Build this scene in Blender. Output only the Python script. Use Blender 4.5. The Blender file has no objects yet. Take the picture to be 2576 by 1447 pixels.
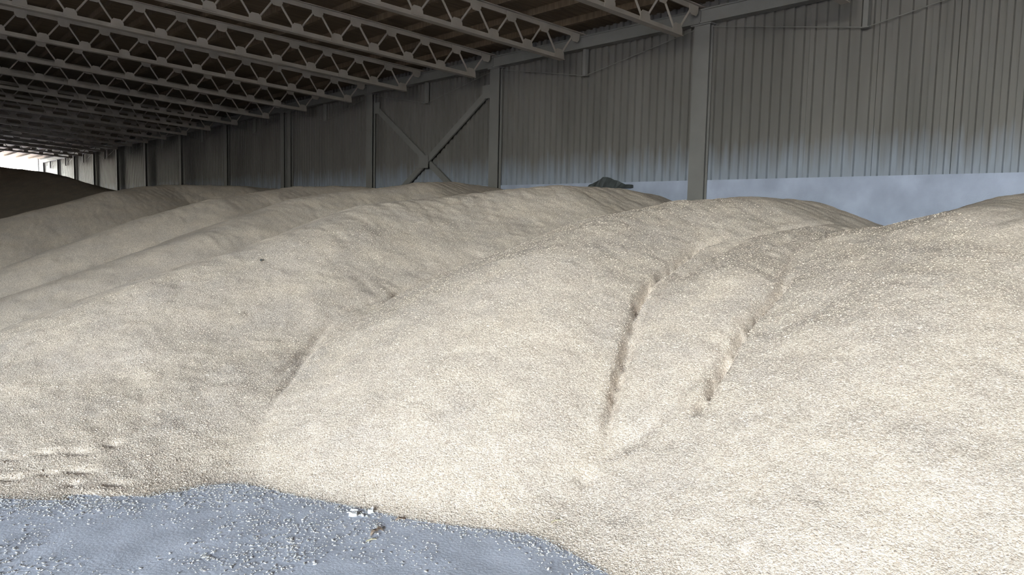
import bpy, bmesh, math, random
import numpy as np
from mathutils import Vector, Matrix

random.seed(7)
rng = np.random.default_rng(7)
scene = bpy.context.scene
col = scene.collection
PI = math.pi

# ------------------------------------------------------------------ camera
EYE = Vector((0.0, 0.0, 1.6))
YAW, PITCH, ROLL, FPX = 0.6953, 0.0914, 0.0224, 1967.0
fwd = Vector((math.sin(YAW) * math.cos(PITCH), math.cos(YAW) * math.cos(PITCH), -math.sin(PITCH)))
rgt0 = Vector((math.cos(YAW), -math.sin(YAW), 0))
up0 = rgt0.cross(fwd)
rgt = rgt0 * math.cos(ROLL) + up0 * math.sin(ROLL)
upv = -rgt0 * math.sin(ROLL) + up0 * math.cos(ROLL)
cam = bpy.data.cameras.new('camera')
cam.sensor_width = 36.0
cam.lens = 36.0 * FPX / 2576.0
cam.clip_start, cam.clip_end = 0.05, 500
cam_o = bpy.data.objects.new('camera', cam)
M = Matrix((rgt, upv, -fwd)).transposed().to_4x4()
M.translation = EYE
cam_o.matrix_world = M
col.objects.link(cam_o)
scene.camera = cam_o

# ------------------------------------------------------------------ hall dimensions (metres)
XW = 12.0            # inner plane of the corrugated right wall
XC = 11.80           # inner flange of the columns
XL = -16.0           # left wall
XR = 1.9             # the trusses are detailed up to here; their chords run on to the left wall
XE = -15.9
YN, YF = -17.0, 78.0  # near gable wall with the gate, far open end
Y0 = 8.97            # first column in view
ZB = 2.33            # top of the concrete plinth
ZE = 5.11            # underside of the eave beam
SL = 0.066           # roof slope
GY0, GY1, GZ = -14.5, -0.5, 7.0     # the wide gate in the left wall, behind the photographer's left
FX0, FX1, FZ = 8.0, 11.9, 5.6   # the opening in the far gable

# ------------------------------------------------------------------ sky, sun, exposure
world = bpy.data.worlds.new('sky')
scene.world = world
world.use_nodes = True
wn, wl = world.node_tree.nodes, world.node_tree.links
wn.clear()
sky = wn.new('ShaderNodeTexSky')
sky.sky_type = 'NISHITA'
sky.sun_disc = False
sky.sun_elevation = math.radians(48)
sky.sun_rotation = math.radians(60)
sky.air_density = 1.2
sky.dust_density = 3.0
bg = wn.new('ShaderNodeBackground')
bg.inputs['Strength'].default_value = 1.0
wo = wn.new('ShaderNodeOutputWorld')
hs = wn.new('ShaderNodeHueSaturation')      # thin high haze: a paler blue
hs.inputs['Saturation'].default_value = 0.58
wl.new(sky.outputs[0], hs.inputs['Color'])
wl.new(hs.outputs[0], bg.inputs[0])
wl.new(bg.outputs[0], wo.inputs[0])

sun = bpy.data.lights.new('sun', 'SUN')
sun.energy = 2.0
sun.angle = math.radians(0.6)
sun.color = (1.0, 0.96, 0.9)
sun_o = bpy.data.objects.new('sun', sun)
sun_o.rotation_euler = Vector((-0.5, 0.3, -0.8)).to_track_quat('-Z', 'Y').to_euler()
sun_o.location = (-20, 30, 40)
col.objects.link(sun_o)

def portal(name, loc, rot, sx, sy):
    a = bpy.data.lights.new(name, 'AREA')
    a.shape = 'RECTANGLE'
    a.size, a.size_y = sx, sy
    a.cycles.is_portal = True
    o = bpy.data.objects.new(name, a)
    o.location = loc
    o.rotation_euler = rot
    col.objects.link(o)
portal('gate_portal', (XL, (GY0 + GY1) / 2, GZ / 2), (PI / 2, 0, -PI / 2), GY1 - GY0, GZ)
portal('far_portal', ((FX0 + FX1) / 2, YF, FZ / 2), (PI / 2, 0, PI), FX1 - FX0, FZ)

vs = scene.view_settings
vs.view_transform = 'Standard'
vs.look = 'None'
vs.gamma = 1.0
vs.use_curve_mapping = False
vs.exposure = 3.7
scene.cycles.use_denoising = True
scene.cycles.adaptive_threshold = 0.08
scene.cycles.max_bounces = 5
scene.cycles.diffuse_bounces = 4
scene.cycles.glossy_bounces = 2

# ------------------------------------------------------------------ materials
def mat(name, base, rough=0.8, metal=0.0, var=0.0, scale=6.0, base2=None, bump=0.0, bscale=60.0, detail=6.0, stretch=None, spec=0.3):
    m = bpy.data.materials.new(name)
    m.use_nodes = True
    n, l = m.node_tree.nodes, m.node_tree.links
    b = n['Principled BSDF']
    b.inputs['Roughness'].default_value = rough
    b.inputs['Metallic'].default_value = metal
    b.inputs['Specular IOR Level'].default_value = spec
    geo = n.new('ShaderNodeNewGeometry')
    src = geo.outputs['Position']
    if stretch:
        mp = n.new('ShaderNodeMapping')
        mp.inputs['Scale'].default_value = stretch
        l.new(src, mp.inputs['Vector'])
        src = mp.outputs['Vector']
    nz = n.new('ShaderNodeTexNoise')
    nz.inputs['Scale'].default_value = scale
    nz.inputs['Detail'].default_value = detail
    l.new(src, nz.inputs['Vector'])
    rp = n.new('ShaderNodeValToRGB')
    rp.color_ramp.elements[0].position = 0.32
    rp.color_ramp.elements[1].position = 0.68
    c2 = base2 or tuple(min(1, c * (1 + var)) for c in base)
    c1 = tuple(c * (1 - var) for c in base)
    rp.color_ramp.elements[0].color = (*c1, 1)
    rp.color_ramp.elements[1].color = (*c2, 1)
    l.new(nz.outputs['Fac'], rp.inputs['Fac'])
    l.new(rp.outputs['Color'], b.inputs['Base Color'])
    if bump:
        nb = n.new('ShaderNodeTexNoise')
        nb.inputs['Scale'].default_value = bscale
        nb.inputs['Detail'].default_value = 4
        l.new(src, nb.inputs['Vector'])
        bp = n.new('ShaderNodeBump')
        bp.inputs['Strength'].default_value = bump
        bp.inputs['Distance'].default_value = 0.01
        l.new(nb.outputs['Fac'], bp.inputs['Height'])
        l.new(bp.outputs['Normal'], b.inputs['Normal'])
    return m

MT = {}
MT['sheet'] = mat('galvanised_sheet', (0.132, 0.123, 0.111), 0.5, 0.0, 0.14, 1.3, stretch=(1, 1, .25), bump=.05, bscale=9)
def painted_sky_sheen(m):
    """reflected sky light painted along the foot of the sheets, with a ragged upper edge"""
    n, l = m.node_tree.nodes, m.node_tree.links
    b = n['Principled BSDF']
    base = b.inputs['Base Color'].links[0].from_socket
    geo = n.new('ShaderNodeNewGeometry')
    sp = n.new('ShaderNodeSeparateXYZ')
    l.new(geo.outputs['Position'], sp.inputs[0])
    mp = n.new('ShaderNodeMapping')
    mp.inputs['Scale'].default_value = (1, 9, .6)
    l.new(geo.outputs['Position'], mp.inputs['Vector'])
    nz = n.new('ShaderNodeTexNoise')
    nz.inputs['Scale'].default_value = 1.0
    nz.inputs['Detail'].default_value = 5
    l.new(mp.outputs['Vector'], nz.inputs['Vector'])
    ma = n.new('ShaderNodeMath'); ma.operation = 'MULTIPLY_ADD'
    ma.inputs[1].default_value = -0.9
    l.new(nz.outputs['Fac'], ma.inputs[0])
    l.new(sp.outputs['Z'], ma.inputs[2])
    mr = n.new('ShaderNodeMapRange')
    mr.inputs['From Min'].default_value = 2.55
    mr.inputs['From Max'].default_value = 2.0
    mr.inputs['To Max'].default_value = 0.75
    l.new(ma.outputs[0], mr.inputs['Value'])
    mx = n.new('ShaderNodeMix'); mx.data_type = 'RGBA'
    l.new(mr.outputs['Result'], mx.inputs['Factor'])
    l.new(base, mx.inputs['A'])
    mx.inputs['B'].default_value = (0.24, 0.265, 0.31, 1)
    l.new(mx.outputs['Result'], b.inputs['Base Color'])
painted_sky_sheen(MT['sheet'])  # pale sky reflection at the foot is put into the sheet colour
MT['plinth'] = mat('plinth_concrete', (0.29, 0.315, 0.39), 0.85, 0, 0.14, 2.2, bump=.35, bscale=40)
MT['steel'] = mat('grey_painted_steel', (0.165, 0.158, 0.146), 0.6, 0.0, 0.06, 3, bump=.05)
MT['truss'] = mat('pale_painted_steel', (0.28, 0.243, 0.205), 0.65, 0.0, 0.1, 4, bump=.05)
MT['wood'] = mat('brown_roof_boards', (0.125, 0.088, 0.055), 0.85, 0, 0.3, 3, stretch=(.4, 7, 1), bump=.3, bscale=25)
MT['floor'] = mat('dusty_floor_concrete', (0.62, 0.64, 0.71), 0.85, 0, 0.16, 5, bump=.25, bscale=60)
MT['outdoor'] = mat('outdoor_ground', (0.28, 0.26, 0.235), 0.95, 0, 0.2, .8)
MT['dark'] = mat('dark_matte', (0.05, 0.055, 0.055), 0.7, 0, 0.3, 8, bump=.3, bscale=20)
MT['white'] = mat('white_plaster', (0.85, 0.84, 0.82), 0.8, 0, 0.05, 30)
MT['husk'] = mat('dry_husk', (0.32, 0.24, 0.18), 0.9, 0, 0.3, 60)
MT['straw'] = mat('straw', (0.62, 0.55, 0.36), 0.8, 0, 0.2, 60)
MT['wall'] = mat('dull_wall_panel', (0.17, 0.165, 0.16), 0.8, 0, 0.1, 1)

def grain_mat():
    m = bpy.data.materials.new('grain')
    m.use_nodes = True
    n, l = m.node_tree.nodes, m.node_tree.links
    b = n['Principled BSDF']
    b.inputs['Roughness'].default_value = 0.75
    b.inputs['Specular IOR Level'].default_value = 0.25
    geo = n.new('ShaderNodeNewGeometry')
    vo = n.new('ShaderNodeTexVoronoi')
    vo.inputs['Scale'].default_value = 105
    l.new(geo.outputs['Position'], vo.inputs['Vector'])
    sep = n.new('ShaderNodeSeparateColor')
    l.new(vo.outputs['Color'], sep.inputs[0])
    rp = n.new('ShaderNodeValToRGB')
    e = rp.color_ramp.elements
    e[0].position, e[0].color = 0.0, (0.45, 0.365, 0.29, 1)
    e[1].position, e[1].color = 1.0, (0.755, 0.65, 0.55, 1)
    l.new(sep.outputs[0], rp.inputs['Fac'])
    nz = n.new('ShaderNodeTexNoise')
    nz.inputs['Scale'].default_value = 2.2
    nz.inputs['Detail'].default_value = 5
    l.new(geo.outputs['Position'], nz.inputs['Vector'])
    r2 = n.new('ShaderNodeValToRGB')
    r2.color_ramp.elements[0].position, r2.color_ramp.elements[0].color = 0.3, (0.88, 0.88, 0.89, 1)
    r2.color_ramp.elements[1].position, r2.color_ramp.elements[1].color = 0.7, (1.08, 1.06, 1.02, 1)
    l.new(nz.outputs['Fac'], r2.inputs['Fac'])
    mx = n.new('ShaderNodeMix')
    mx.data_type = 'RGBA'
    mx.blend_type = 'MULTIPLY'
    mx.inputs['Factor'].default_value = 1.0
    l.new(rp.outputs['Color'], mx.inputs['A'])
    l.new(r2.outputs['Color'], mx.inputs['B'])
    l.new(mx.outputs['Result'], b.inputs['Base Color'])
    bp = n.new('ShaderNodeBump')
    bp.inputs['Strength'].default_value = 0.7
    bp.inputs['Distance'].default_value = 0.004
    inv = n.new('ShaderNodeMath')
    inv.operation = 'SUBTRACT'
    inv.inputs[0].default_value = 1.0
    l.new(vo.outputs['Distance'], inv.inputs[1])
    l.new(inv.outputs[0], bp.inputs['Height'])
    l.new(bp.outputs['Normal'], b.inputs['Normal'])
    return m

def kernel_mat(name, lo, hi):
    m = bpy.data.materials.new(name)
    m.use_nodes = True
    n, l = m.node_tree.nodes, m.node_tree.links
    b = n['Principled BSDF']
    b.inputs['Roughness'].default_value = 0.6
    b.inputs['Specular IOR Level'].default_value = 0.3
    oi = n.new('ShaderNodeObjectInfo')
    rp = n.new('ShaderNodeValToRGB')
    rp.color_ramp.elements[0].color = (*lo, 1)
    rp.color_ramp.elements[1].color = (*hi, 1)
    l.new(oi.outputs['Random'], rp.inputs['Fac'])
    l.new(rp.outputs['Color'], b.inputs['Base Color'])
    return m
MT['grain'] = grain_mat()
MT['kernel'] = kernel_mat('kernel', (0.44, 0.355, 0.28), (0.74, 0.635, 0.53))
MT['spill'] = kernel_mat('spilled_kernel', (0.40, 0.37, 0.33), (0.68, 0.65, 0.61))

# ------------------------------------------------------------------ helpers
def box(bm, x0, x1, y0, y1, z0, z1):
    v = [bm.verts.new((x, y, z)) for x in (x0, x1) for y in (y0, y1) for z in (z0, z1)]
    for f in ((0, 1, 3, 2), (4, 6, 7, 5), (0, 4, 5, 1), (2, 3, 7, 6), (0, 2, 6, 4), (1, 5, 7, 3)):
        bm.faces.new([v[i] for i in f])

def bar(bm, a, b, w, h, upd=(0, 0, 1)):
    """rectangular bar from a to b, width w sideways, height h along upd"""
    a, b = Vector(a), Vector(b)
    d = (b - a).normalized()
    s = d.cross(Vector(upd)).normalized() * (w / 2)
    t = s.cross(d).normalized() * (h / 2)
    v = [bm.verts.new(p + i * s + j * t) for p in (a, b) for i in (-1, 1) for j in (-1, 1)]
    for f in ((0, 1, 3, 2), (4, 6, 7, 5), (0, 4, 5, 1), (2, 3, 7, 6), (0, 2, 6, 4), (1, 5, 7, 3)):
        bm.faces.new([v[i] for i in f])

def rod(bm, a, b, r, n=6):
    a, b = Vector(a), Vector(b)
    d = (b - a).normalized()
    s = d.orthogonal().normalized()
    t = d.cross(s)
    ra = [bm.verts.new(a + r * (math.cos(2 * PI * i / n) * s + math.sin(2 * PI * i / n) * t)) for i in range(n)]
    rb = [bm.verts.new(b + r * (math.cos(2 * PI * i / n) * s + math.sin(2 * PI * i / n) * t)) for i in range(n)]
    for i in range(n):
        bm.faces.new((ra[i], ra[(i + 1) % n], rb[(i + 1) % n], rb[i]))
    bm.faces.new(ra[::-1])
    bm.faces.new(rb)

def mesh(name, bm, m):
    bmesh.ops.recalc_face_normals(bm, faces=bm.faces[:])
    me = bpy.data.meshes.new(name)
    bm.to_mesh(me)
    bm.free()
    me.materials.append(MT[m] if isinstance(m, str) else m)
    return me

def put(name, me, parent=None, loc=(0, 0, 0)):
    o = bpy.data.objects.new(name, me)
    o.location = loc
    if parent:
        o.parent = parent
    col.objects.link(o)
    return o

def make(name, m, fn, parent=None, loc=(0, 0, 0)):
    bm = bmesh.new()
    fn(bm)
    return put(name, mesh(name, bm, m), parent, loc)

def thing(name, label, cat, loc=(0, 0, 0), group=None):
    o = bpy.data.objects.new(name, None)
    o.empty_display_size = 0.2
    o.location = loc
    col.objects.link(o)
    return tag(o, label, cat, group)

def tag(o, label, cat, group=None):
    o['label'] = label
    o['category'] = cat
    if group:
        o['group'] = group
    return o

def struct(o):
    o['kind'] = 'structure'
    return o

def zroof(x):      # underside of the lean-to roof, rising from the right wall to the left
    return 5.56 + SL * (11.6 - x)

# ------------------------------------------------------------------ the shell
struct(make('floor', 'floor', lambda b: box(b, XL - .3, XW + .3, YN, YF, -.2, 0)))
struct(make('ground', 'outdoor', lambda b: (box(b, -70, 80, -80, YN, -.3, -.03), box(b, -70, 80, YF, YF + 80, -.3, -.03), box(b, -70, XL - .3, YN, 60, -.3, -.03))))

def roof(b):
    for (xa, xb) in ((XL - .4, XW + .4),):
        za, zb = zroof(xa), zroof(xb)
        v = [b.verts.new((x, y, z + dz)) for dz in (0, .12) for (x, z) in ((xa, za), (xb, zb)) for y in (YN - .3, YF)]
        for f in ((0, 1, 3, 2), (4, 6, 7, 5), (0, 4, 5, 1), (2, 3, 7, 6), (0, 2, 6, 4), (1, 5, 7, 3)):
            b.faces.new([v[i] for i in f])
ceiling = struct(make('ceiling', 'wood', roof))
# purlins carried on the top chords, running the length of the hall
for i in range(12):
    x = 11.2 - .855 * i
    if x < XR:
        break
    z = zroof(x)
    make('purlin', 'wood', lambda b: box(b, x - .05, x + .05, YN, YF, z - .125, z + .01), ceiling)

# right wall: a concrete plinth that carries corrugated sheets
wall_right = struct(make('wall_right', 'plinth', lambda b: box(b, XW - .07, XW + .35, YN, YF, 0, ZB)))
RIB = 0.19
def sheet_mesh(n, z0, z1):
    bm = bmesh.new()
    prof = []
    for i in range(n):
        y = i * RIB
        prof += [(0, y), (0, y + .104), (-.052, y + .108), (-.052, y + .186)]
    prof.append((0, n * RIB + .03))
    a = [bm.verts.new((x, y, z0)) for x, y in prof]
    c = [bm.verts.new((x, y, z1)) for x, y in prof]
    a2 = [bm.verts.new((x + .006, y, z0)) for x, y in prof]
    c2 = [bm.verts.new((x + .006, y, z1)) for x, y in prof]
    for i in range(len(prof) - 1):
        bm.faces.new((a[i], a[i + 1], c[i + 1], c[i]))
        bm.faces.new((a2[i], c2[i], c2[i + 1], a2[i + 1]))
        bm.faces.new((a[i], a2[i], a2[i + 1], a[i + 1]))
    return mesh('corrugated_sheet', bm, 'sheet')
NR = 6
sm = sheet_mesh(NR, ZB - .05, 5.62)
k = 0
y = YN
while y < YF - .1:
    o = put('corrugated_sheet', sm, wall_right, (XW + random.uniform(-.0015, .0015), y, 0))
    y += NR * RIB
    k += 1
struct(make('wall_left', 'wall', lambda b: (box(b, XL - .3, XL, YN, GY0, 0, 7.4), box(b, XL - .3, XL, GY1, YF, 0, 7.4), box(b, XL - .3, XL, GY0, GY1, GZ, 7.4))))
def gable(b, y0, y1, x0, x1, z0=0):
    """a wall slice from x0 to x1 reaching up under the sloping roof"""
    v = [b.verts.new((x, y, z)) for x in (x0, x1) for y in (y0, y1) for z in (z0, zroof(x) + .02)]
    for f in ((0, 1, 3, 2), (4, 6, 7, 5), (0, 4, 5, 1), (2, 3, 7, 6), (0, 2, 6, 4), (1, 5, 7, 3)):
        b.faces.new([v[i] for i in f])
struct(make('wall_far', 'wall', lambda b: (gable(b, YF - .25, YF, XL - .3, FX0), gable(b, YF - .25, YF, FX1, XW + .4))))
struct(make('wall_near', 'wall', lambda b: gable(b, YN - .25, YN, XL - .3, XW + .4)))

# ------------------------------------------------------------------ columns and eave beams
def h_section(b, w, d, z0, z1, t=.02):
    box(b, 0, t, -w / 2, w / 2, z0, z1)
    box(b, d - t, d, -w / 2, w / 2, z0, z1)
    box(b, t, d - t, -t / 2, t / 2, z0, z1)
def col_mesh(w):
    bm = bmesh.new()
    h_section(bm, w, .12, 0, ZE - .02)
    return mesh('shaft', bm, 'steel')
cm, cm2 = col_mesh(.34), col_mesh(.26)
bm = bmesh.new(); box(bm, -.04, .12, -.22, .22, ZE - .02, ZE); capm = mesh('cap_plate', bm, 'steel')
bm = bmesh.new(); box(bm, -.05, .12, -.23, .23, 0, .03); basem = mesh('base_plate', bm, 'steel')
ordn = ['', 'second', 'third', 'fourth', 'fifth', 'sixth', 'seventh', 'eighth', 'ninth', 'tenth', 'eleventh', 'twelfth', 'thirteenth', 'fourteenth', 'fifteenth', 'sixteenth', 'seventeenth', 'eighteenth', 'nineteenth', 'twentieth']
ordinal = lambda i: 'first' if i == 0 else ordn[i]
COL_L = {0: 'wide grey steel column nearest the camera, beside the bare plinth', 1: 'grey steel column at the right foot of the crossed braces', 2: 'grey steel column at the left foot of the crossed braces', 3: 'pair of grey steel columns standing close together at the joint'}
for n in range(12):
    yc = Y0 + 6 * n
    lab = COL_L.get(n, 'dim steel column on the right wall, %s along from the nearest' % ordinal(n))
    t = thing('steel_post', lab, 'column', (XC, yc, 0), 'steel columns along the corrugated wall')
    if n == 3:
        for dy in (-.28, .28):
            put('shaft', cm2, t, (0, dy, 0)); put('cap_plate', capm, t, (0, dy, 0)); put('base_plate', basem, t, (0, dy, 0))
    else:
        put('shaft', cm, t); put('cap_plate', capm, t); put('base_plate', basem, t)

def beam_fn(b):
    L = 5.98
    box(b, -.14, .06, 0, L, ZE, ZE + .025)
    box(b, -.14, .06, 0, L, ZE + .225, ZE + .25)
    box(b, -.11, .04, 0, L, ZE + .025, ZE + .225)
bm = bmesh.new(); beam_fn(bm); beamm = mesh('beam', bm, 'steel')
bm = bmesh.new(); box(bm, -.045, .045, 2.95, 3.03, ZE - .54, ZE); postm = mesh('post', bm, 'steel')
bm = bmesh.new(); box(bm, -.06, .06, 2.92, 3.06, ZE - .555, ZE - .54); shoem = mesh('shoe', bm, 'steel')
bm = bmesh.new(); rod(bm, (0, .17, ZE - .06), (0, 2.99, ZE - .54), .007); r1 = mesh('tie_rod', bm, 'steel')
bm = bmesh.new(); rod(bm, (0, 5.81, ZE - .06), (0, 2.99, ZE - .54), .007); r2 = mesh('tie_rod', bm, 'steel')
for n in range(-1, 11):
    lab = ('eave beam with hanging post nearest the camera, above the bare plinth' if n == -1 else
           'eave beam with hanging post and tie rods over the %s bay beyond the nearest column' % ordinal(n))
    t = thing('eave_girder', lab, 'beam', (XC + .06, Y0 + 6 * n + .01, 0), 'trussed eave beams on the columns')
    put('beam', beamm, t); po = put('post', postm, t); put('shoe', shoem, po)
    put('tie_rod', r1, t); put('tie_rod', r2, t)

# crossed braces in the bay between the second and third columns
ya, yb = Y0 + 6.2, Y0 + 11.8
for (p, q, lab) in (((ya, 4.62), (yb, 1.35), 'diagonal brace rising to the right across the braced wall bay'),
                    ((yb, 4.72), (ya, 1.35), 'diagonal brace rising to the left across the braced wall bay')):
    dx = .0 if p[0] == ya else .06
    t = thing('wall_brace', lab, 'brace', (XC + .04 + dx, p[0], 0), 'crossed braces of one wall bay')
    d = (q[0] - p[0], q[1])
    make('angle_bar', 'steel', lambda b: bar(b, (0, 0, p[1]), (0, d[0], d[1]), .17, .05, (1, 0, 0)), t)
    make('end_plate', 'steel', lambda b: box(b, -.03, -.02, -.02 if d[0] > 0 else -.28, .28 if d[0] > 0 else .02, p[1] - .2, p[1] + .12), t)
yc = (ya + yb) / 2
tag(make('brace_plate', 'steel', lambda b: box(b, -.06, -.045, -.22, .22, -.17, .17), None, (XC + .03, yc, 3.0)), 'square steel plate bolted where the two wall braces cross', 'plate')

# ------------------------------------------------------------------ roof trusses
PAN = .855
NB = 11
XB0 = 11.08
def truss_meshes():
    zb = lambda x: 4.80 + SL * (11.19 - x)
    zt = lambda x: 5.40 + SL * (11.6 - x)
    out = []
    bm = bmesh.new()
    a, c = (11.19, 0, zb(11.19)), (XE, 0, zb(XE))
    bar(bm, a, c, .15, .014)
    bar(bm, (11.19, 0, zb(11.19) + .045), (XE, 0, zb(XE) + .045), .028, .085)
    out.append(('bottom_chord', mesh('bottom_chord', bm, 'truss')))
    bm = bmesh.new()
    bar(bm, (11.78, 0, zt(11.78)), (XE, 0, zt(XE)), .15, .014)
    bar(bm, (11.56, 0, zt(11.56) - .045), (XE, 0, zt(XE) - .045), .028, .085)
    out.append(('top_chord', mesh('top_chord', bm, 'truss')))
    bot = [XB0 - PAN * i for i in range(NB)]
    top = [XB0 + PAN / 2 - PAN * i for i in range(NB + 1) if XB0 + PAN / 2 - PAN * i > XR]
    gus = []
    for x in bot:
        bm = bmesh.new()
        z = zb(x) + .085
        v = [(-.13, -.06), (.13, -.06), (.12, .05), (.07, .11), (-.07, .11), (-.12, .05)]
        f = [bm.verts.new((x + p, -.02, z + q - SL * p)) for p, q in v]
        g = [bm.verts.new((x + p, -.032, z + q - SL * p)) for p, q in v]
        bm.faces.new(f); bm.faces.new(g[::-1])
        for i in range(6):
            bm.faces.new((f[i], g[i], g[(i + 1) % 6], f[(i + 1) % 6]))
        gus.append(('gusset_plate', mesh('gusset_plate', bm, 'truss')))
    for x in top:
        bm = bmesh.new()
        z = zt(x) - .085
        v = [(-.13, .07), (.13, .07), (.12, -.05), (.07, -.11), (-.07, -.11), (-.12, -.05)]
        f = [bm.verts.new((x + p, -.02, z + q - SL * p)) for p, q in v]
        g = [bm.verts.new((x + p, -.032, z + q - SL * p)) for p, q in v]
        bm.faces.new(f); bm.faces.new(g[::-1])
        for i in range(6):
            bm.faces.new((f[i], g[i], g[(i + 1) % 6], f[(i + 1) % 6]))
        gus.append(('gusset_plate', mesh('gusset_plate', bm, 'truss')))
    dia = []
    for x in bot:
        for s in (1, -1):
            xt = x + s * PAN / 2
            if xt < XR:
                continue
            bm = bmesh.new()
            rod(bm, (x + s * .03, 0, zb(x) + .06), (xt - s * .03, 0, zt(xt) - .06), .021, 6)
            dia.append(('web_member', mesh('web_member', bm, 'truss')))
    return out + gus + dia
tm = truss_meshes()
for m in range(-1, 18):
    yt = Y0 + 3 * m
    where = {-1: 'roof truss ending over the bare plinth at the top right', 0: 'roof truss ending at the nearest column', 1: 'roof truss ending midway between the nearest two columns',
             2: 'roof truss ending at the right column of the braced bay', 3: 'roof truss ending over the middle of the braced bay',
             4: 'roof truss ending at the left column of the braced bay', 5: 'roof truss ending midway before the paired columns', 6: 'roof truss ending at the paired columns'}.get(
        m, 'dim roof truss deep in the hall, %s beyond the paired columns' % ordinal(max(0, m - 7)))
    t = thing('roof_truss', where, 'truss', (0, yt, 0), 'roof trusses of the hall')
    for nm, me in tm:
        put(nm, me, t)

# ------------------------------------------------------------------ grain heaps
TAN = lambda d: math.tan(math.radians(d))
HEAPS = {   # crest points (x, y, z, slope in degrees) and crest rounding
  'A': ([(6.78, 1.64, 1.65, 25), (7.15, 2.50, 1.80, 24), (5.95, 2.20, 1.40, 25), (4.85, 1.86, 0.80, 28), (5.0, 2.45, .92, 28), (5.9, 2.85, 1.34, 26), (6.9, 3.1, 1.62, 25)], 0.45),
  'B': ([(7.80, 4.17, 1.62, 24), (6.70, 4.00, 1.52, 25), (5.45, 3.70, 1.27, 27), (4.2, 3.27, 0.68, 28)], 0.30),
  'C': ([(10.51, 5.94, 1.86, 25), (8.82, 5.15, 1.90, 25), (7.85, 5.17, 1.92, 25), (7.00, 5.36, 1.84, 24), (5.96, 5.45, 1.68, 25.5), (4.84, 5.08, 1.40, 27), (3.6, 4.53, 0.62, 29), (3.0, 4.55, 0.28, 29)], 0.45),
  'D': ([(11.24, 9.51, 2.09, 25), (9.07, 8.32, 2.13, 25), (7.84, 8.44, 2.14, 24), (7.12, 8.65, 2.06, 24), (6.00, 8.80, 1.91, 24), (5.08, 8.79, 1.79, 24), (4.16, 8.38, 1.53, 23), (2.59, 8.00, 1.07, 22), (1.71, 7.82, 0.74, 20), (0.93, 8.34, 0.37, 18), (0.2, 8.6, .1, 16)], 0.35),
  'D2': ([(2.35, 5.98, 0.44, 19), (1.66, 6.04, 0.32, 14), (1.14, 6.08, 0.20, 11), (0.69, 6.33, 0.10, 10), (-.1, 6.7, .03, 9)], 0.50),
  'E': ([(11.4, 14.0, 2.2, 24), (9.65, 13.44, 2.30, 24), (8.53, 13.07, 2.25, 24), (6.18, 13.08, 1.89, 23), (4.27, 12.07, 1.34, 23), (2.48, 11.74, 0.74, 22), (1.40, 12.38, 0.32, 20)], 0.40),
  'F': ([(11.4, 17.6, 2.2, 24), (9.27, 17.01, 2.26, 24), (7.81, 16.93, 2.19, 24), (5.70, 16.08, 1.86, 24), (4.52, 15.76, 1.52, 24), (2.33, 14.99, 0.66, 23), (0.96, 15.61, 0.26, 20)], 0.40),
  'G': ([(11.4, 24.4, 2.3, 24), (9.11, 23.66, 2.35, 24), (7.03, 24.08, 2.32, 24), (5.28, 22.94, 2.05, 24), (3.36, 21.94, 1.47, 24), (1.77, 21.97, 0.98, 22)], 0.50),
  'W': ([(12.08, 3.20, 2.14, 24), (11.14, 3.47, 2.04, 24), (9.92, 3.71, 1.80, 24)], 0.40),
  'Z': ([(10.21, 43.58, 2.31, 24), (8.10, 50.55, 3.48, 26), (6.42, 54.55, 3.82, 26), (3.93, 59.24, 4.27, 26)], 0.80),
}
KEYS = list(HEAPS)
CRACKS = [   # polyline, depth, half width
  ([(5.39, 7.10), (4.06, 6.63), (3.24, 6.37), (2.60, 5.78), (2.34, 5.57), (1.91, 5.45)], .03, .04),
  ([(6.37, 4.44), (5.96, 4.46), (5.33, 4.26), (4.91, 4.12), (4.54, 3.94), (4.10, 3.64), (3.68, 3.36), (3.41, 3.16), (3.26, 3.05)], .12, .03),
  ([(3.12, 3.01), (3.00, 2.94), (2.85, 2.88), (2.66, 2.80)], .03, .04),
  ([(5.69, 3.32), (5.26, 3.19), (4.70, 3.08), (4.35, 2.96), (3.82, 2.78), (3.66, 2.71)], .16, .038),
  ([(7.34, 4.05), (6.31, 3.85), (5.86, 3.83)], .05, .035),
  ([(3.00, 1.91), (2.87, 1.85), (2.70, 1.77)], .03, .035),
  ([(2.23, 4.60), (2.01, 4.42), (1.82, 4.27)], .015, .05),
  ([(4.58, 2.31), (4.24, 2.08), (3.99, 1.97), (3.84, 1.94)], .014, .035),
]
PRINTS = [(0.65, 5.47), (0.81, 5.41), (0.97, 5.29), (1.16, 5.27), (0.6, 5.21), (0.93, 5.05), (0.87, 4.91), (1.06, 4.79), (0.89, 4.73), (1.04, 4.58), (1.3, 4.41), (1.15, 4.46), (0.79, 5.13)]

def vnoise(X, Y, s, seed):
    g = np.random.default_rng(seed).random((256, 256)).astype(np.float32)
    u, v = X / s + 37.3, Y / s + 91.7
    i, j = np.floor(u).astype(int), np.floor(v).astype(int)
    a, b = u - i, v - j
    a, b = a * a * (3 - 2 * a), b * b * (3 - 2 * b)
    i, j = i % 255, j % 255
    return g[i, j] * (1 - a) * (1 - b) + g[i + 1, j] * a * (1 - b) + g[i, j + 1] * (1 - a) * b + g[i + 1, j + 1] * a * b - .5

def heap_height(X, Y, pts, r):
    z = np.full(X.shape, -9., np.float32)
    pts = np.array(pts)
    for a, b in zip(pts[:-1], pts[1:]):
        n = max(2, int(np.hypot(*(b - a)[:2]) / .18))
        for t in np.linspace(0, 1, n):
            q = a + (b - a) * t
            d2 = (X - q[0]) ** 2 + (Y - q[1]) ** 2
            z = np.maximum(z, q[2] - TAN(q[3]) * (np.sqrt(d2 + r * r) - r))
    return z

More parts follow.
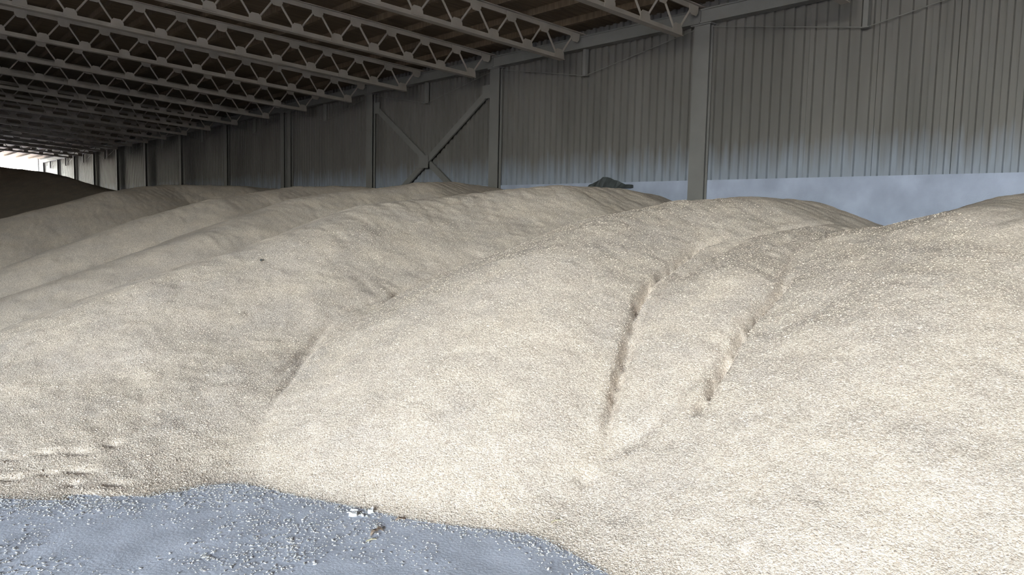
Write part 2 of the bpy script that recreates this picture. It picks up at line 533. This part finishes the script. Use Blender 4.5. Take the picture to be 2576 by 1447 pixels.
def seg_dist(X, Y, pl):
    best = np.full(X.shape, 99., np.float32)
    tt = np.zeros(X.shape, np.float32)
    pl = np.array(pl)
    L = np.hypot(*(pl[1:] - pl[:-1]).T)
    cum = np.concatenate([[0], np.cumsum(L)])
    for i in range(len(pl) - 1):
        a, d = pl[i], pl[i + 1] - pl[i]
        t = np.clip(((X - a[0]) * d[0] + (Y - a[1]) * d[1]) / L[i] ** 2, 0, 1)
        dd = np.hypot(X - a[0] - t * d[0], Y - a[1] - t * d[1])
        m = dd < best
        best = np.where(m, dd, best)
        tt = np.where(m, (cum[i] + t * L[i]) / cum[-1], tt)
    return best, tt

def grain_field(X, Y):
    wx = X + .15 * vnoise(X, Y, 1.1, 21) + .04 * vnoise(X, Y, .4, 22)
    wy = Y + .15 * vnoise(X, Y, 1.1, 23) + .04 * vnoise(X, Y, .4, 24)
    zs = np.stack([heap_height(wx, wy, *HEAPS[k]) for k in KEYS])
    # the trodden apron belongs to the same heap as the ridge behind it
    iD, i2 = KEYS.index('D'), KEYS.index('D2')
    m = np.maximum(zs[iD], zs[i2])
    zs[iD] = m + .12 * np.log(np.exp((zs[iD] - m) / .12) + np.exp((zs[i2] - m) / .12)) - .05
    zs[i2] = -9
    own = zs.argmax(0)
    top2 = np.sort(zs, 0)[-2:]
    gap = top2[1] - top2[0]
    crease = .04 * np.exp(-(gap / .022) ** 2) * np.clip((top2[0] - .15) / .3, 0, 1) * (.75 + 1.0 * vnoise(X, Y, .35, 31))
    m = zs.max(0)
    kk = .03
    z = m + kk * np.log(np.exp((zs - m) / kk).sum(0))
    kt = .03
    z = z - .02
    z = np.where(z / kt > 25, z, kt * np.log1p(np.exp(np.clip(z / kt, -50, 50)))) - .012
    on = np.clip(z / .15, 0, 1)
    z = z + on * (.035 * vnoise(X, Y, .9, 1) + .014 * vnoise(X, Y, .3, 2) + .010 * vnoise(X, Y, .11, 3)) + np.clip(z / .03, 0, 1) * .008 * vnoise(X, Y, .06, 4)
    z = z - np.where(Y < 12, crease, 0)
    for pl, dep, w in CRACKS:
        d, t = seg_dist(X, Y, pl)
        fade = np.clip(np.minimum(t, 1 - t) * 5, 0, 1) * (.85 + .6 * vnoise(X, Y, .25, 9) + .4 * vnoise(X, Y, .08, 10))
        z = z - dep * np.exp(-(d / w) ** 2) * np.clip(fade, 0, 1.5) * on
    for i, (px, py) in enumerate(PRINTS):
        u = (X - px) * .77 - (Y - py) * .64
        v = (X - px) * .64 + (Y - py) * .77
        lu = .04 + .02 * ((i * 7) % 3)
        dep = .022 if i < 13 else .05
        g = np.exp(-(u / lu) ** 2 - ((v) / .026) ** 2) - .12 * np.exp(-(u / (lu * 1.2)) ** 2 - ((v - .075) / .045) ** 2)
        z = z - dep * g
    return z.astype(np.float32), own

xs = np.arange(-1.2, XW - .055, .024)
ys = np.concatenate([np.arange(-1.5, 10, .024), np.arange(10, 27, .07), np.arange(27, 64, .25)])
X, Y = np.meshgrid(xs.astype(np.float32), ys.astype(np.float32), indexing='ij')
Z, OWN = grain_field(X, Y)
LABEL = {
 'A': 'large pale grain heap filling the lower right corner',
 'B': 'narrow grain heap wedged between two dark cracks at right centre',
 'C': 'broad grain heap in the middle whose foot meets the bare floor',
 'D': 'long grain heap with trodden foot prints at its lower left',
 'E': 'grain heap just behind the long trodden heap',
 'F': 'dim grain heap, second row behind the long trodden heap',
 'G': 'shadowed grain heap reaching back to the paired columns',
 'W': 'small olive grain heap against the plinth at the right edge',
 'Z': 'tall black looking grain heap in front of the bright far opening',
}
GRP = 'grain heaps dumped in a row along the hall'
nx, ny = X.shape
idx = np.arange(nx * ny).reshape(nx, ny)
zc = np.maximum.reduce([Z[:-1, :-1], Z[1:, :-1], Z[:-1, 1:], Z[1:, 1:]])
keep = zc > 0.0
owner = OWN[:-1, :-1]
V = np.stack([X, Y, Z], -1).reshape(-1, 3)
quads = np.stack([idx[:-1, :-1], idx[1:, :-1], idx[1:, 1:], idx[:-1, 1:]], -1)
heap_obj = {}
for ki, key in enumerate(KEYS):
    sel = quads[keep & (owner == ki)]
    if not len(sel):
        continue
    used = np.unique(sel)
    remap = np.zeros(nx * ny, np.int64)
    remap[used] = np.arange(len(used))
    v = V[used].copy()
    c = v.mean(0); c[2] = 0
    v -= c
    f = remap[sel]
    me = bpy.data.meshes.new('grain_heap')
    me.vertices.add(len(v)); me.vertices.foreach_set('co', v.astype(np.float32).ravel())
    me.loops.add(len(f) * 4); me.loops.foreach_set('vertex_index', f.astype(np.int32).ravel())
    me.polygons.add(len(f)); me.polygons.foreach_set('loop_start', np.arange(0, len(f) * 4, 4, dtype=np.int32))
    me.update(calc_edges=True)
    me.polygons.foreach_set('use_smooth', np.ones(len(f), bool))
    me.materials.append(MT['grain'])
    o = put('grain_heap', me, None, tuple(float(q) for q in c))
    tag(o, LABEL[key], 'grain heap', GRP)
    heap_obj[key] = (o, c)

# loose kernels: real instanced geometry on the near slopes and on the floor
def kernel_tree(name, m):
    g = bpy.data.node_groups.new(name, 'GeometryNodeTree')
    g.interface.new_socket('Geometry', in_out='INPUT', socket_type='NodeSocketGeometry')
    g.interface.new_socket('Geometry', in_out='OUTPUT', socket_type='NodeSocketGeometry')
    n, l = g.nodes, g.links
    gi, go = n.new('NodeGroupInput'), n.new('NodeGroupOutput')
    ico = n.new('GeometryNodeMeshIcoSphere')
    ico.inputs['Radius'].default_value = 1.0
    ico.inputs['Subdivisions'].default_value = 1
    sm_ = n.new('GeometryNodeSetMaterial')
    sm_.inputs['Material'].default_value = m
    l.new(ico.outputs['Mesh'], sm_.inputs['Geometry'])
    iop = n.new('GeometryNodeInstanceOnPoints')
    ra = n.new('GeometryNodeInputNamedAttribute'); ra.data_type = 'FLOAT_VECTOR'; ra.inputs['Name'].default_value = 'rot'
    sa = n.new('GeometryNodeInputNamedAttribute'); sa.data_type = 'FLOAT_VECTOR'; sa.inputs['Name'].default_value = 'scl'
    l.new(gi.outputs[0], iop.inputs['Points'])
    l.new(sm_.outputs[0], iop.inputs['Instance'])
    l.new(ra.outputs['Attribute'], iop.inputs['Rotation'])
    l.new(sa.outputs['Attribute'], iop.inputs['Scale'])
    l.new(iop.outputs[0], go.inputs[0])
    return g
KT = kernel_tree('kernels', MT['kernel'])
ST = kernel_tree('spill', MT['spill'])

def scatter(name, P, size, tree, parent=None, origin=None):
    n = len(P)
    me = bpy.data.meshes.new(name)
    me.vertices.add(n)
    Q = P - (origin if origin is not None else 0)
    me.vertices.foreach_set('co', Q.astype(np.float32).ravel())
    a = me.attributes.new('rot', 'FLOAT_VECTOR', 'POINT')
    rot = np.stack([rng.normal(0, .3, n), rng.normal(0, .3, n), rng.uniform(0, 6.28, n)], -1)
    a.data.foreach_set('vector', rot.astype(np.float32).ravel())
    a = me.attributes.new('scl', 'FLOAT_VECTOR', 'POINT')
    s = size * rng.lognormal(0, .28, (n, 1)) * np.array([[1, .52, .36]])
    a.data.foreach_set('vector', s.astype(np.float32).ravel())
    o = put(name, me, parent)
    md = o.modifiers.new('kernels', 'NODES')
    md.node_group = tree
    o['kind'] = 'stuff'
    return o

def bil(x, y):
    z, ow = grain_field(x.astype(np.float32)[None], y.astype(np.float32)[None])
    return z[0], ow[0]
N = 760000
x = rng.uniform(0.2, 7.5, N); y = rng.uniform(0.6, 8.0, N)
dist = np.hypot(x, y)
p = np.clip((3.5 / dist) ** 3, 0, 1) * (x * .77 - y * .64 < 3.6) * (dist > 1.8)
k_ = rng.random(N) < p
x, y = x[k_], y[k_]
z, ow = bil(x, y)
on = z > 0.004
for ki, key in enumerate(KEYS):
    s = on & (ow == ki)
    if key in heap_obj and s.sum() > 200:
        o, c = heap_obj[key]
        scatter('loose_kernels', np.stack([x[s], y[s], z[s] - .0002], -1), .0058, KT, o, c)

# kernels and chaff spilled over the floor
M_ = 200000
fx = rng.uniform(-1.2, 4.2, M_); fy = rng.uniform(1.2, 5.8, M_)
fz, _ = bil(fx, fy)
patch = vnoise(fx, fy, .55, 5) + .6 * vnoise(fx, fy, .2, 6)
u = fx * .77 - fy * .64
pr = np.clip((patch - .02) * 2.0, 0, 1) * np.clip((-u - .1) / .9 + .2, .04, 1) * .33
pr = np.maximum(pr, np.clip((fz + .0116) / .011, 0, 1) ** .8 * .75)
s = (fz < 0.003) & (rng.random(M_) < pr)
o = scatter('spilled_grain', np.stack([fx[s], fy[s], np.full(s.sum(), .0025)], -1), .005, ST)
tag(o, 'thin scatter of pale spilled grain over the bare floor', 'grain')

# ------------------------------------------------------------------ bits on the floor
def chip(name, m, x, y, sx, sy, h, rz, label, cat, group, seed):
    r_ = random.Random(seed)
    bm = bmesh.new()
    n = 7
    lo, hi = [], []
    for i in range(n):
        a = 2 * PI * i / n
        q = r_.uniform(.75, 1.1)
        lo.append(bm.verts.new((sx * q * math.cos(a), sy * q * math.sin(a), 0)))
        hi.append(bm.verts.new((sx * q * .8 * math.cos(a), sy * q * .8 * math.sin(a), h * r_.uniform(.7, 1.1))))
    bm.faces.new(lo[::-1]); bm.faces.new(hi)
    for i in range(n):
        bm.faces.new((lo[i], lo[(i + 1) % n], hi[(i + 1) % n], hi[i]))
    o = put(name, mesh(name, bm, m), None, (x, y, 0))
    o.rotation_euler.z = rz
    return tag(o, label, cat, group)
G1 = 'white plaster chips at the grain edge'
chip('plaster_chip', 'white', 1.945, 3.60, .028, .016, .020, -.5, 'largest white plaster chip lying at the edge of the grain', 'plaster chip', G1, 1)
chip('plaster_chip', 'white', 2.045, 3.59, .026, .017, .022, .6, 'rounded white plaster chip touching the grain edge', 'plaster chip', G1, 2)
chip('plaster_chip', 'white', 1.985, 3.665, .028, .006, .008, -.7, 'thin white plaster sliver behind the two bigger chips', 'plaster chip', G1, 3)
chip('plaster_chip', 'white', 1.985, 3.57, .008, .016, .012, -.2, 'tiny white plaster chip between the two bigger chips', 'plaster chip', G1, 4)

def curl(name, m, x, y, L, w, rz, label, cat, group, seed, z=0.0):
    """a thin dry curled strip with thickness"""
    r_ = random.Random(seed)
    bm = bmesh.new()
    rows = []
    n = 6
    for i in range(n):
        t = i / (n - 1)
        zz = .004 + .5 * w * math.sin(PI * t) * r_.uniform(.6, 1.2)
        xx = (t - .5) * L
        yy = .15 * L * math.sin(2.5 * t) * r_.uniform(.7, 1.2)
        ww = w * (.35 + .65 * math.sin(PI * min(.95, max(.05, t)))) / 2
        rows.append([bm.verts.new((xx, yy - ww, zz)), bm.verts.new((xx, yy + ww, zz * 1.2)), bm.verts.new((xx, yy + ww, zz * 1.2 - .0025)), bm.verts.new((xx, yy - ww, zz - .0025))])
    for a, b in zip(rows[:-1], rows[1:]):
        for i in range(4):
            bm.faces.new((a[i], a[(i + 1) % 4], b[(i + 1) % 4], b[i]))
    bm.faces.new(rows[0]); bm.faces.new(rows[-1][::-1])
    o = put(name, mesh(name, bm, m), None, (x, y, z))
    o.rotation_euler.z = rz
    return tag(o, label, cat, group)
G2 = 'dry husks lying on the floor'
curl('dry_husk', 'husk', 1.93, 3.33, .085, .022, .3, 'curled brown husk on the floor below the white chips', 'husk', G2, 5)
curl('dry_husk', 'husk', 1.97, 3.36, .05, .018, 1.4, 'short brown husk lying across the curled husk', 'husk', G2, 6)
curl('dry_husk', 'husk', 2.11, 3.40, .05, .02, -.4, 'brown husk half under the foot of the grain', 'husk', G2, 7)
curl('dry_husk', 'husk', 2.72, 2.30, .07, .03, -.7, 'brown husk at the bottom edge where grain meets floor', 'husk', G2, 8)
curl('straw_piece', 'straw', 1.86, 3.26, .055, .009, -.2, 'pale straw bit on the floor in front of the husks', 'straw', None, 9)
zz = float(bil(np.array([2.70]), np.array([2.83]))[0][0])
curl('straw_piece', 'straw', 2.70, 2.83, .07, .008, -.3, 'pale straw bit lying in the short crack of the grain', 'straw', None, 10, zz)

zz = float(bil(np.array([3.12]), np.array([7.69]))[0][0])
curl('dry_husk', 'dark', 3.12, 7.69, .06, .03, .5, 'tiny dark husk alone on the long trodden heap', 'husk', None, 11, zz)

# dark uneven hump against the foot of the sheets
def hump(b):  # dark matte strip with one off-centre peak and an uneven top
    r_ = random.Random(3)
    n = 13
    top, bot, tb, bb = [], [], [], []
    for i in range(n):
        t = i / (n - 1)
        yy = -.62 + 1.2 * t
        zt_ = -.05 + .19 * max(0, 1 - abs(t - .63) / (.52 if t < .63 else .36)) ** 1.1 + r_.uniform(-.012, .012)
        top.append(b.verts.new((-.03 + r_.uniform(-.02, .02), yy, zt_)))
        bot.append(b.verts.new((-.10 + r_.uniform(-.03, .03), yy, -.12)))
        tb.append(b.verts.new((.0, yy, zt_ - .01)))
        bb.append(b.verts.new((.0, yy, -.12)))
    for i in range(n - 1):
        b.faces.new((top[i], top[i + 1], bot[i + 1], bot[i]))
        b.faces.new((tb[i], bb[i], bb[i + 1], tb[i + 1]))
        b.faces.new((top[i], tb[i], tb[i + 1], top[i + 1]))
        b.faces.new((bot[i], bot[i + 1], bb[i + 1], bb[i]))
    b.faces.new((top[0], bot[0], bb[0], tb[0])); b.faces.new((top[-1], tb[-1], bb[-1], bot[-1]))
tag(make('dark_hump', 'dark', hump, None, (XW - .072, 11.2, ZB - .0)), 'dark uneven hump peaking against the foot of the ribbed wall', 'lump')
